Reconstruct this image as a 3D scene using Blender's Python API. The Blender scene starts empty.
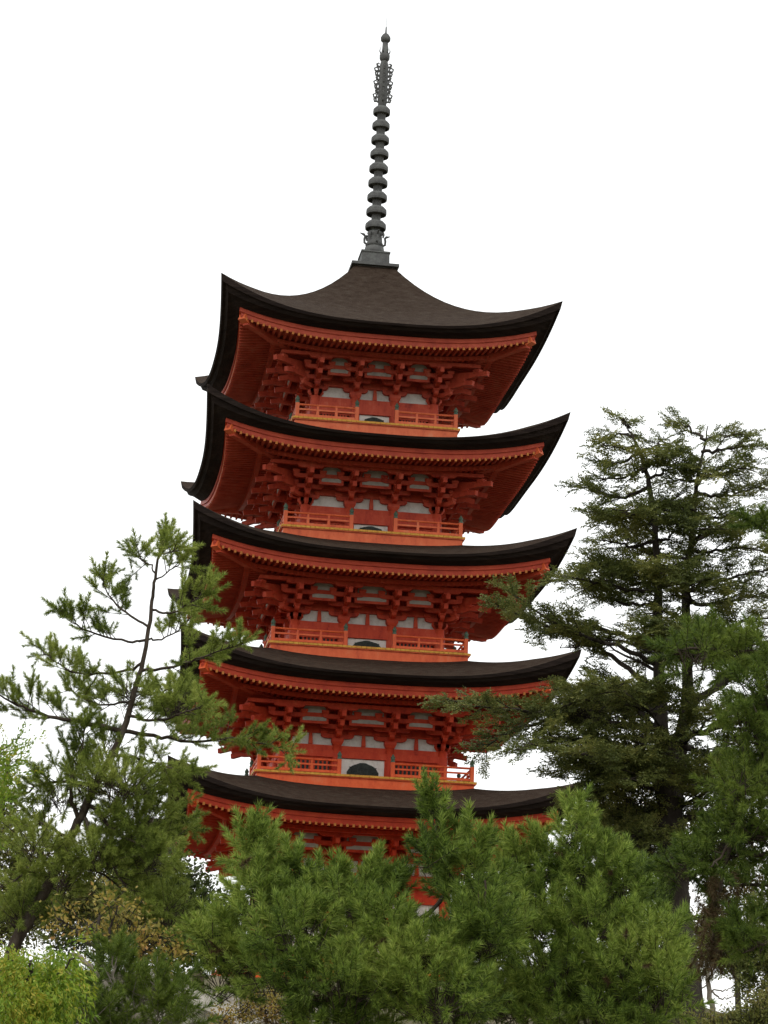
import bpy, math, random
import numpy as np
from mathutils import Vector, Matrix

random.seed(7)
RNG = np.random.default_rng(7)
sc = bpy.context.scene
COL = sc.collection

# ------------------------------------------------------------------ camera
F_PX, PITCH, ROLL = 2725.6, 0.2630, 0.0380
PSI, PD, PX0 = 0.1327, 65.13, -0.523          # turn, distance and side offset of the pagoda
EYE = 1.6                                      # eye height above the near ground (world z = 0 there)
cp, sp, cr, sr = math.cos(PITCH), math.sin(PITCH), math.cos(ROLL), math.sin(ROLL)
FWD = np.array([0, cp, sp]); UPV = np.array([0, -sp, cp]); RGT = np.array([1.0, 0, 0])
CR = cr * RGT + sr * UPV
CU = -sr * RGT + cr * UPV


def W(px, py, Y):
    """the world point at distance Y in front of the viewer that is seen at a pixel"""
    d = FWD * F_PX + CR * (px - 384) - CU * (py - 512)
    p = d * (Y / d[1])
    return np.array([p[0], p[1], p[2] + EYE])


cam = bpy.data.objects.new('camera', bpy.data.cameras.new('camera'))
COL.objects.link(cam)
m = Matrix(((CR[0], CU[0], -FWD[0], 0), (CR[1], CU[1], -FWD[1], 0), (CR[2], CU[2], -FWD[2], EYE), (0, 0, 0, 1)))
cam.matrix_world = m
cam.data.sensor_fit = 'VERTICAL'
cam.data.sensor_height = 24
cam.data.lens = F_PX / 1024 * 24
cam.data.clip_end = 6000
sc.camera = cam


# ------------------------------------------------------------------ materials
def srgb(h):
    c = [int(h[i:i + 2], 16) / 255 for i in (0, 2, 4)]
    return tuple(x / 12.92 if x <= .04045 else ((x + .055) / 1.055) ** 2.4 for x in c)


def mat(name, cols, rough=.7, scale=6., detail=5., bump=0., bscale=None, stretch=(1, 1, 1), spec=.3, stops=None, metal=0.):
    m = bpy.data.materials.new(name); m.use_nodes = True
    nt = m.node_tree; n = nt.nodes; l = nt.links
    b = n['Principled BSDF']; b.inputs['Roughness'].default_value = rough
    b.inputs['Specular IOR Level'].default_value = spec
    b.inputs['Metallic'].default_value = metal
    tc = n.new('ShaderNodeTexCoord'); mp = n.new('ShaderNodeMapping'); mp.inputs['Scale'].default_value = stretch
    l.new(tc.outputs['Object'], mp.inputs['Vector'])
    no = n.new('ShaderNodeTexNoise'); no.inputs['Scale'].default_value = scale; no.inputs['Detail'].default_value = detail
    no.inputs['Roughness'].default_value = .65
    l.new(mp.outputs['Vector'], no.inputs['Vector'])
    rp = n.new('ShaderNodeValToRGB'); l.new(no.outputs['Fac'], rp.inputs['Fac'])
    no.inputs['Roughness'].default_value = .72
    els = rp.color_ramp.elements
    k = len(cols)
    for i, c in enumerate(cols):
        pos = stops[i] if stops else (.3 + .4 * i / max(1, k - 1))
        e = els[i] if i < 2 else els.new(pos)
        e.position = pos; e.color = (*c, 1)
    l.new(rp.outputs['Color'], b.inputs['Base Color'])
    if bump:
        nb = n.new('ShaderNodeTexNoise'); nb.inputs['Scale'].default_value = bscale or scale * 4; nb.inputs['Detail'].default_value = 4
        l.new(mp.outputs['Vector'], nb.inputs['Vector'])
        bp = n.new('ShaderNodeBump'); bp.inputs['Strength'].default_value = bump; bp.inputs['Distance'].default_value = .03
        l.new(nb.outputs['Fac'], bp.inputs['Height']); l.new(bp.outputs['Normal'], b.inputs['Normal'])
    return m


def leaf_mat(name, cols, clump=1.3, trans=.3, rough=.55, back=.5):
    """leaves: every leaf its own tint, clumps a slow drift between tints, some light through the blade"""
    m = bpy.data.materials.new(name); m.use_nodes = True
    nt = m.node_tree; n = nt.nodes; l = nt.links
    b = n['Principled BSDF']; b.inputs['Roughness'].default_value = rough; b.inputs['Specular IOR Level'].default_value = .25
    geo = n.new('ShaderNodeNewGeometry'); tc = n.new('ShaderNodeTexCoord')
    no = n.new('ShaderNodeTexNoise'); no.inputs['Scale'].default_value = clump; no.inputs['Detail'].default_value = 3
    l.new(tc.outputs['Object'], no.inputs['Vector'])
    mx = n.new('ShaderNodeMath'); mx.operation = 'MULTIPLY_ADD'; mx.inputs[1].default_value = .75
    l.new(geo.outputs['Random Per Island'], mx.inputs[0]); 
    sc1 = n.new('ShaderNodeMath'); sc1.operation = 'MULTIPLY_ADD'; sc1.inputs[1].default_value = 1.9; sc1.inputs[2].default_value = -.79
    l.new(no.outputs['Fac'], sc1.inputs[0]); l.new(sc1.outputs[0], mx.inputs[2])
    rp = n.new('ShaderNodeValToRGB'); l.new(mx.outputs[0], rp.inputs['Fac'])
    els = rp.color_ramp.elements; k = len(cols)
    for i, c in enumerate(cols):
        e = els[i] if i < 2 else els.new(i / (k - 1))
        e.position = i / (k - 1); e.color = (*c, 1)
    l.new(rp.outputs['Color'], b.inputs['Base Color'])
    tr = n.new('ShaderNodeBsdfTranslucent'); l.new(rp.outputs['Color'], tr.inputs['Color'])
    ms = n.new('ShaderNodeMixShader'); ms.inputs[0].default_value = trans
    l.new(b.outputs[0], ms.inputs[1]); l.new(tr.outputs[0], ms.inputs[2])
    l.new(ms.outputs[0], n['Material Output'].inputs['Surface'])
    return m


M = {}
M['bark_roof'] = mat('bark_shingle_roof', [(.021, .013, .009), (.036, .0235, .0165), (.047, .033, .024), (.062, .049, .036)], .95, 4.5, 10, 1., 46, (1, 1, 2.2), .08)
M['bark_edge'] = mat('bark_eave_edge', [(.013, .0098, .009), (.024, .0175, .0155), (.042, .031, .026)], .95, 2.2, 6, .6, 16, (.6, .6, 9), .05)
RED = [(.26, .022, .012), (.47, .050, .019), (.54, .068, .024), (.56, .115, .055)]
M['red'] = mat('vermilion_paint', RED, .55, 2.6, 7, .12, 30, (1, 1, 1), .25)
M['red_soffit'] = mat('vermilion_soffit', [(.27, .026, .013), (.38, .042, .020), (.44, .056, .026)], .7, 2.0, 6, .1, 20, (1, 1, 1), .15)
M['red_bright'] = mat('fresh_vermilion_paint', [(.46, .058, .016), (.60, .088, .022), (.66, .12, .035)], .5, 3.4, 6, .1, 30, (1, 1, 1), .3)
M['yellow'] = mat('ochre_end_grain_paint', [(.40, .12, .022), (.50, .17, .030), (.56, .22, .045)], .6, 9, 4)
M['gold_edge'] = mat('ochre_deck_edge', [(.50, .20, .022), (.62, .30, .035), (.70, .38, .06)], .55, 9, 4)
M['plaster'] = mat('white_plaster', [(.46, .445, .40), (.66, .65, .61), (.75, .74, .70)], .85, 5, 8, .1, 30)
M['grey_plaster'] = mat('grey_plaster', [(.26, .24, .21), (.38, .36, .32), (.46, .44, .40)], .85, 4, 6, .1, 30)  # greyer plaster for the upper frieze panels
M['window_dark'] = mat('dark_green_lattice', [(.010, .014, .012), (.022, .030, .025), (.04, .05, .04)], .6, 14, 3)
M['verdigris'] = mat('verdigris_copper', [(.045, .085, .06), (.08, .14, .10), (.13, .12, .07)], .6, 18, 4)
M['bronze'] = mat('weathered_bronze', [(.046, .048, .048), (.080, .080, .078), (.115, .125, .115)], .7, 7, 6, .2, 30, (1, 1, 1), .3)
M['wood_dark'] = mat('dark_weathered_wood', [(.05, .035, .025), (.09, .06, .04)], .8, 5)
M['pine_bark'] = mat('pine_bark', [(.022, .017, .012), (.055, .042, .032), (.10, .085, .068)], .95, 7, 8, 1., 18, (1, 1, .45), .1)
M['fir_bark'] = mat('fir_bark', [(.020, .016, .013), (.040, .033, .027), (.07, .06, .05)], .95, 5, 8, 1., 14, (1, 1, .4), .1)
M['pale_bark'] = mat('pale_bark', [(.14, .12, .10), (.24, .21, .17), (.34, .31, .26)], .9, 6, 6, .4, 20, (1, 1, .5), .1)
M['pine'] = leaf_mat('pine_needles', [(.068, .102, .017), (.165, .222, .038), (.285, .35, .066), (.42, .46, .115)], 1.1, .42)
M['pine_dense'] = leaf_mat('pine_needles_broad', [(.040, .072, .013), (.115, .18, .029), (.215, .30, .048), (.37, .44, .092)], .9, .42)
M['pine_near'] = leaf_mat('pine_needles_near', [(.030, .055, .010), (.075, .120, .018), (.13, .190, .028), (.20, .255, .045)], 1.0, .4)
M['fir'] = leaf_mat('fir_needles', [(.038, .050, .014), (.080, .102, .026), (.145, .165, .042), (.235, .225, .06)], 1.1, .35)
M['dead'] = leaf_mat('dead_needles', [(.045, .026, .012), (.085, .050, .022), (.07, .06, .02)], 2., .15)
M['lime'] = leaf_mat('yellow_green_leaves', [(.07, .13, .012), (.14, .24, .018), (.22, .32, .028), (.38, .33, .04)], 1.4, .4)
M['olive'] = leaf_mat('olive_leaves', [(.07, .085, .02), (.12, .14, .032), (.18, .19, .042), (.25, .20, .06)], 1.2, .35)
M['autumn'] = leaf_mat('autumn_leaves', [(.13, .12, .03), (.22, .19, .04), (.33, .26, .05), (.34, .19, .06)], 1.6, .35)
M['dark_leaf'] = leaf_mat('dark_evergreen_leaves', [(.018, .030, .008), (.036, .058, .012), (.07, .09, .02)], 1.2, .2)
M['brown_leaf'] = leaf_mat('brownish_leaves', [(.05, .035, .014), (.09, .06, .022), (.08, .08, .025), (.14, .09, .03)], 1.3, .3)
M['stone'] = mat('granite_blocks', [(.16, .145, .12), (.27, .245, .21), (.38, .35, .30)], .9, 2.4, 8, .7, 14, (1, 1, 1), .15)
M['pale_stone'] = mat('pale_granite', [(.30, .28, .24), (.46, .43, .38), (.58, .55, .50)], .9, 3, 7, .4, 20)
M['ground'] = mat('bare_soil_and_moss', [(.06, .065, .028), (.13, .115, .075), (.22, .19, .14)], .95, .35, 9, .6, 3, (1, 1, 1), .1)


# ------------------------------------------------------------------ mesh helpers
class MB:
    def __init__(s):
        s.v = []; s.f = []; s.mi = []

    def add(s, vs, fs, mi=0):
        o = len(s.v); s.v += [tuple(float(c) for c in p) for p in vs]
        for f in fs: s.f.append(tuple(i + o for i in f)); s.mi.append(mi)

    def box(s, x0, x1, y0, y1, z0, z1, mi=0, top=1., T=None, mis=None):
        """axis box; top scales the upper face; mis = material per face (bottom, top, -y, +x, +y, -x)"""
        cx, cy = (x0 + x1) / 2, (y0 + y1) / 2; hx, hy = (x1 - x0) / 2, (y1 - y0) / 2
        vs = [(cx - hx, cy - hy, z0), (cx + hx, cy - hy, z0), (cx + hx, cy + hy, z0), (cx - hx, cy + hy, z0),
              (cx - hx * top, cy - hy * top, z1), (cx + hx * top, cy - hy * top, z1), (cx + hx * top, cy + hy * top, z1), (cx - hx * top, cy + hy * top, z1)]
        if T: vs = [T(p) for p in vs]
        fs = [(3, 2, 1, 0), (4, 5, 6, 7), (0, 1, 5, 4), (1, 2, 6, 5), (2, 3, 7, 6), (3, 0, 4, 7)]
        for i, f in enumerate(fs): s.add_f(vs if i == 0 else None, f, mis[i] if mis else mi)

    def add_f(s, vs, f, mi):
        if vs is not None: s.o = len(s.v); s.v += [tuple(float(c) for c in p) for p in vs]
        s.f.append(tuple(i + s.o for i in f)); s.mi.append(mi)

    def hexa(s, vs, mi=0, mis=None):
        fs = [(3, 2, 1, 0), (4, 5, 6, 7), (0, 1, 5, 4), (1, 2, 6, 5), (2, 3, 7, 6), (3, 0, 4, 7)]
        for i, f in enumerate(fs): s.add_f(vs if i == 0 else None, f, mis[i] if mis else mi)

    def bar(s, a, b, w, h, mi=0, up=(0, 0, 1), endmi=None):
        a = Vector(a); b = Vector(b); d = (b - a).normalized(); x = d.cross(Vector(up)).normalized(); z = x.cross(d)
        vs = [p + x * sx * w / 2 + z * sz * h / 2 for sz in (-1, 1) for p, sx in ((a, -1), (a, 1), (b, 1), (b, -1))]
        s.hexa(vs, mi, None if endmi is None else [mi, mi, mi, mi, endmi, mi])

    def lathe(s, prof, n=16, mi=0, c=(0, 0)):
        o = []
        for r, z in prof:
            o += [(c[0] + r * math.cos(2 * math.pi * i / n), c[1] + r * math.sin(2 * math.pi * i / n), z) for i in range(n)]
        fs = [(k * n + i, k * n + (i + 1) % n, (k + 1) * n + (i + 1) % n, (k + 1) * n + i) for k in range(len(prof) - 1) for i in range(n)]
        fs.append(tuple(range(n - 1, -1, -1))); fs.append(tuple((len(prof) - 1) * n + i for i in range(n)))
        s.add(o, fs, mi)

    def grid(s, P, mi=0, flip=False):
        nu, nv = len(P), len(P[0])
        vs = [p for row in P for p in row]
        fs = [(i * nv + j, (i + 1) * nv + j, (i + 1) * nv + j + 1, i * nv + j + 1) for i in range(nu - 1) for j in range(nv - 1)]
        if flip: fs = [f[::-1] for f in fs]
        s.add(vs, fs, mi)

    def tube(s, pts, rad, n=7, mi=0, cap=True):
        pts = [Vector(p) for p in pts]; o = []; N = len(pts)
        ref = Vector((.31, .87, .12))
        for i, p in enumerate(pts):
            t = (pts[min(i + 1, N - 1)] - pts[max(i - 1, 0)]).normalized()
            x = t.cross(ref).normalized(); y = t.cross(x)
            o += [p + (x * math.cos(2 * math.pi * k / n) + y * math.sin(2 * math.pi * k / n)) * rad[i] for k in range(n)]
        fs = [(i * n + k, i * n + (k + 1) % n, (i + 1) * n + (k + 1) % n, (i + 1) * n + k) for i in range(N - 1) for k in range(n)]
        if cap: fs.append(tuple(range(n - 1, -1, -1))); fs.append(tuple((N - 1) * n + k for k in range(n)))
        s.add(o, fs, mi)

    def build(s, name, mats, parent=None, smooth=False):
        me = bpy.data.meshes.new(name); me.from_pydata(s.v, [], s.f)
        for mm in (mats if isinstance(mats, (list, tuple)) else [mats]): me.materials.append(mm)
        me.polygons.foreach_set('material_index', s.mi)
        if smooth: me.polygons.foreach_set('use_smooth', [True] * len(me.polygons))
        me.update()
        o = bpy.data.objects.new(name, me); COL.objects.link(o)
        if parent: o.parent = parent
        return o


def tag(o, label=None, cat=None, group=None, kind=None):
    if label: o['label'] = label
    if cat: o['category'] = cat
    if group: o['group'] = group
    if kind: o['kind'] = kind
    return o


def empty(name, loc, label, cat, group=None, rz=0):
    o = bpy.data.objects.new(name, None); COL.objects.link(o); o.location = loc; o.rotation_euler = (0, 0, rz)
    o.empty_display_size = .3
    return tag(o, label, cat, group)


def dup(o, parent):
    c = o.copy(); COL.objects.link(c); c.parent = parent
    return c


# ------------------------------------------------------------------ the pagoda
BASE = 5.15 + EYE                       # plateau height
root = empty('five_storey_pagoda', (PX0, PD, BASE), 'tall vermilion five storey pagoda with dark bark roofs and bronze spire', 'pagoda', None, PSI)
Z = lambda z: z + EYE - BASE            # heights were taken from the viewer's eye; local = above the plateau

ROOF_A = [4.735, 4.611, 4.479, 4.304, 4.10]        # half width at the eave tips
ROOF_E = [9.36, 12.42, 15.32, 18.18, 21.00]        # eave height at mid side
WALL_H = [2.02, 1.88, 1.74, 1.60, 1.46]            # half width of the walls
DECK_B = [2.95, 2.568, 2.3705, 2.186, 2.0104]      # half width of the balconies
DECK_Z = [5.95, 10.51, 13.60, 16.48, 19.24]


def side(k):
    c, s_ = [(1, 0), (0, 1), (-1, 0), (0, -1)][k]
    return lambda p: (c * p[0] - s_ * p[1], s_ * p[0] + c * p[1], p[2])


LIFT, LOW = .98, .48
HIP5 = [(4.1, 0), (3.76, .19), (3.3, .39), (3.0, .54), (2.5, .83), (1.9, 1.30), (1.33, 1.80), (.76, 2.42), (.5, 2.80)]
prof5_r = np.array([p[0] for p in HIP5][::-1]); prof5_z = np.array([p[1] for p in HIP5][::-1])


def finish_top(ro, top):
    if top:
        cp_ = MB(); z0 = Z(23.755)
        cp_.box(-.50, .50, -.50, .50, z0 - .30, z0 + .04, 0); cp_.box(-.60, .60, -.60, .60, z0 + .043, z0 + .115, 0)
        cp_.build('ridge_cap', M['bronze'], ro)
    return ro


def roof(i):
    a, E, h = ROOF_A[i], Z(ROOF_E[i]), WALL_H[i]
    top = i == 4
    rt = .5 if top else DECK_B[i + 1] - .25
    rise = 0 if top else (DECK_Z[i + 1] - .35 - ROOF_E[i])
    b_n = 0 if top else DECK_B[i + 1]
    def zc(r):
        if top: return float(np.interp(r, prof5_r, prof5_z))
        s_ = (a - r) / (a - b_n)
        return rise * (0.78 * s_ + .22 * s_ ** 2)
    # smooth the measured profile of the top roof
    if top:
        co = np.polyfit(prof5_r, prof5_z, 4); zc = lambda r: float(np.polyval(co, r)) - float(np.polyval(co, a))
    nu, nt = 48, 16
    us = [-1 + 2 * j / nu for j in range(nu + 1)]
    us = [math.copysign(1 - (1 - abs(u)) ** 1.25, u) for u in us]
    zt = lambda u, r: E + .15 * min(1, r / a * 1.25) ** 2 + zc(r) + (LIFT - .15) * abs(u) ** 3 * (r / a) ** 3
    zl = lambda u: E - .015 + (LOW - .115) * abs(u) ** 3
    pl = lambda u, r: 1 - .05 * (1 - min(1, abs(u)) ** 2.2) * (r / a) ** 2      # eaves bow in slightly between the corners
    mb = MB()
    for k in range(4):
        T = side(k)
        rs = [a + (rt - a) * j / nt for j in range(nt + 1)]
        mb.grid([[T((u * r, -r * pl(u, r), zt(u, r))) for r in rs] for u in us], 0, True)
        # the thick eave edge: a lip of bark, a set back, then the darker stack of layers below
        rows = []
        for u in us:
            z0, z1 = zt(u, a), zl(u); H = z0 - z1
            q = [(a, z0), (a - .04, z0 - .30 * H), (a - .12, z0 - .34 * H), (a - .20, z0 - .64 * H), (a - .27, z0 - .68 * H), (a - .50, z1), (a - .75, z1 + .05), (a - 1.1, z1 + .22)]
            rows.append([T((u * r, -r * pl(u, r), z)) for r, z in q])
        mb.grid(rows, 1)
    ro = mb.build('storey_roof', [M['bark_roof'], M['bark_edge']], root, True)
    try:
        for p in ro.data.polygons: pass
        ro.data.set_sharp_from_angle(angle=math.radians(28))
    except Exception: pass
    # --- eave boards, rafters, soffit, hip rafters
    RS = RED_S[i]; RR = RED_P[i]
    re = a - .53; slope = .12
    lift = lambda x, r: (LOW - .08) * min(1.1, abs(x) / r) ** 3 * (r / re) ** 3 if r > 0 else 0
    zs = lambda x, r: E - .238 + (re - r) * slope + lift(x, r)      # top of the flying rafters
    eb = MB()
    for k in range(4):
        T = side(k)
        rows = []
        for u in us:
            q = [(re, zl(u) + .03), (re + .015, zl(u) - .10), (re - .03, zl(u) - .105), (re - .03, zl(u) - .225), (re - .12, zl(u) - .225), (re - .14, zl(u) + .05)]
            rows.append([T((u * r, -r * pl(u, r), z)) for r, z in q])
        eb.grid(rows)
        rk = a - 1.45
        rows = []
        for j in range(25):
            u = -1 + j / 12
            z1 = zs(u * rk, rk) - .075; rk_ = rk
            q = [(rk + .05, z1), (rk + .05, z1 - .09), (rk - .06, z1 - .09), (rk - .06, z1)]
            rows.append([T((u * r, -r * pl(u, r), z)) for r, z in q])
        eb.grid(rows)
    eb.build('eave_board', RED_E[i], ro)
    so = MB()
    for k in range(4):
        T = side(k)
        rows = [[T((u * r, -r * pl(u, r), zs(u * r, r) + .004 - (0 if r > a - 1.47 else .09))) for r in (re - .02, a - 1.0, a - 1.42, a - 1.44, a - 2.0, h - .05)] for u in us]
        so.grid(rows)
    so.build('soffit', RS, ro)
    rm = MB(); sp_ = .142; n = int((re - .12) / sp_)
    for j in range(-n, n + 1):
        x = j * sp_; w, hh = .026, .066
        r0 = (re - .015) * pl(x / (re - .015), re); r1 = max(a - 1.5, abs(x) + .05)
        if r1 < r0 - .05:
            vs = []
            for r, dz in ((r0, 0), (r1, 0)): vs.append((r, zs(x, r)))
            (ra, za), (rb, zb) = vs
            rm.hexa([(x - w, -ra, za - hh), (x + w, -ra, za - hh), (x + w, -rb, zb - hh), (x - w, -rb, zb - hh),
                     (x - w, -ra, za), (x + w, -ra, za), (x + w, -rb, zb), (x - w, -rb, zb)], mis=[0, 0, 1, 0, 0, 0])
        r0 = (a - 1.37) * pl(x / (a - 1.37), a - 1.37); r1 = max(h - .02, abs(x) + .05)
        if r1 < r0 - .05:
            za, zb = zs(x, r0) - .10, zs(x, r1) - .10
            rm.hexa([(x - w, -r0, za - hh), (x + w, -r0, za - hh), (x + w, -r1, zb - hh), (x - w, -r1, zb - hh),
                     (x - w, -r0, za), (x + w, -r0, za), (x + w, -r1, zb), (x - w, -r1, zb)], mis=[0, 0, 0, 0, 0, 0])
    r_o = rm.build('rafter_row', [RS, M['yellow']], ro)
    for k in range(1, 4):
        d = dup(r_o, ro); d.rotation_euler = (0, 0, k * math.pi / 2)
    hm = MB()
    rr = [re - .16, a - 1.1, a - 1.5, a - 1.9, h]
    for q in range(len(rr) - 1):
        A, B = rr[q], rr[q + 1]
        za, zb = zs(A, A) - .07, zs(B, B) - .07 - (.06 if q > 0 else 0)
        hm.bar((-B, -B, zb), (-A, -A, za), .15, .20, 0, endmi=0)
    hm.bar((-(re - .19), -(re - .19), zs(re, re) - .09), (-(re - .06), -(re - .06), zs(re, re) - .02), .19, .16, 1)
    h_o = hm.build('hip_rafter', [RS, RED_B[i]], ro)
    for k in range(1, 4):
        d = dup(h_o, ro); d.rotation_euler = (0, 0, k * math.pi / 2)
    if i: return finish_top(ro, top)
    bm = MB(); rb = re - .22; zb = zs(rb, rb) - .17
    bm.lathe([(.008, zb), (.008, zb - .07), (.04, zb - .075), (.055, zb - .12), (.06, zb - .20), (.075, zb - .235), (.01, zb - .225)], 10, 0, (-rb, -rb))
    bm.box(-rb - .04, -rb + .04, -rb - .003, -rb + .003, zb - .36, zb - .24)
    b_o = bm.build('wind_bell', M['bronze'], ro, True)
    for k in range(1, 4):
        d = dup(b_o, ro); d.rotation_euler = (0, 0, k * math.pi / 2)
    return ro


# paint a little greyer up the storeys, veiling glare mixed into the colour
def tint(base, k, grey):
    i = round(grey / .045) if grey > .02 or grey == 0 else 1
    grey *= .5
    base = [(p[0], p[1] * (.72 + .075 * i), p[2] * (.6 + .12 * i)) for p in base]
    return [tuple(c * k * (1 - g_) + g_ * (0.3 * p[0] + .6 * p[1] + .1 * p[2]) for c, g_ in zip(p, (grey,) * 3)) for p in base]


RED_P, RED_S, RED_B, RED_E = [], [], [], []
for i in range(5):
    g = .045 * i
    RED_P.append(mat('vermilion_paint_storey', tint(RED, 1, g), .6, 4.5, 8, .15, 30, (1, 1, .4), .2))
    RED_S.append(mat('vermilion_soffit_paint', tint([(.30, .030, .015), (.48, .058, .025), (.55, .078, .034), (.54, .12, .06)], 1, g), .7, 3.0, 8, .1, 20, (1, 1, .5), .15))
    RED_E.append(mat('vermilion_eave_paint', tint([(.34, .034, .014), (.48, .058, .020), (.56, .085, .030)], 1, g), .55, 3.0, 6, .1, 30, (1, 1, 1), .25))
    RED_B.append(mat('vermilion_rail_paint', tint([(.46, .056, .012), (.67, .104, .018), (.74, .135, .028), (.70, .20, .075)], 1, g), .5, 4.0, 8, .1, 30, (1, 1, .5), .3))


def masu(mb, x, y, z, s=.15, h=.10):
    mb.box(x - s * .36, x + s * .36, y - s * .36, y + s * .36, z, z + h * .45, top=1.38)
    mb.box(x - s / 2, x + s / 2, y - s / 2, y + s / 2, z + h * .45, z + h)


def arm_x(mb, cx, y, z, L, T=None, h=.12, w=.10):
    """a bracket arm along x with ends cut up in a curve"""
    pr = [(-L, h), (-L, h * .55), (-L * .93, h * .25), (-L * .8, h * .06), (-L * .6, 0), (L * .6, 0), (L * .8, h * .06), (L * .93, h * .25), (L, h * .55), (L, h)]
    n = len(pr)
    vs = [(cx + p, y - w / 2, z + q) for p, q in pr] + [(cx + p, y + w / 2, z + q) for p, q in pr]
    fs = [tuple(range(n)), tuple(range(2 * n - 1, n - 1, -1))] + [(i, i + n, (i + 1) % n + n, (i + 1) % n) for i in range(n)]
    mb.add([T(p) for p in vs] if T else vs, fs)


def arm_y(mb, x, y0, y1, z, h=.12, w=.10, T=None):
    """an arm that runs out from the wall (towards -y) and ends in a curved nose"""
    L = y0 - y1
    pr = [(0, 0), (L * .7, 0), (L * .88, h * .12), (L * .97, h * .4), (L, h * .7), (L, h), (0, h)]
    n = len(pr)
    vs = [(x - w / 2, y0 - p, z + q) for p, q in pr] + [(x + w / 2, y0 - p, z + q) for p, q in pr]
    fs = [tuple(range(n - 1, -1, -1)), tuple(range(n, 2 * n))] + [(i, (i + 1) % n, (i + 1) % n + n, i + n) for i in range(n)]
    mb.add([T(p) for p in vs] if T else vs, fs)


STEP = .31


def bracket(mb, x, y, z, L, lateral=True, T=None, k=1.):
    """three stepped bracket set on a column head, outward = -y"""
    sub = MB()
    s = STEP * k
    sub.box(x - .10, x + .10, y - .10, y + .10, z, z + .07, top=1.35); sub.box(x - .14, x + .14, y - .14, y + .14, z + .07, z + .16)
    zz = z + .16
    for q in range(3):
        yo = y - s * (q + 1)
        arm_y(sub, x, y + .05, yo - .09, zz, .10, .11)
        if lateral:
            LL = L * (1.0 if q else .86)
            yy = y - s * q
            arm_x(sub, x, yy - (.002 if q else 0), zz + .003, LL, None, .10, .11)
            for dx in (-LL * .84, 0, LL * .84): masu(sub, x + dx, yy, zz + .103, .17, .09)
            if q == 2:
                arm_x(sub, x, yo, zz + .17, LL * .8, None, .09, .11)
        masu(sub, x, yo, zz + .101, .17, .09)
        if q == 1 or q == 2:      # tail rafter with a sloping beak
            sub.bar((x, y - .1, zz + .20), (x, yo - .30, zz + .045), .10, .12)
        zz += .17
    vs = [T(p) for p in sub.v] if T else sub.v
    o = len(mb.v); mb.v += [tuple(p) for p in vs]
    mb.f += [tuple(i + o for i in f) for f in sub.f]; mb.mi += sub.mi


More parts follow.
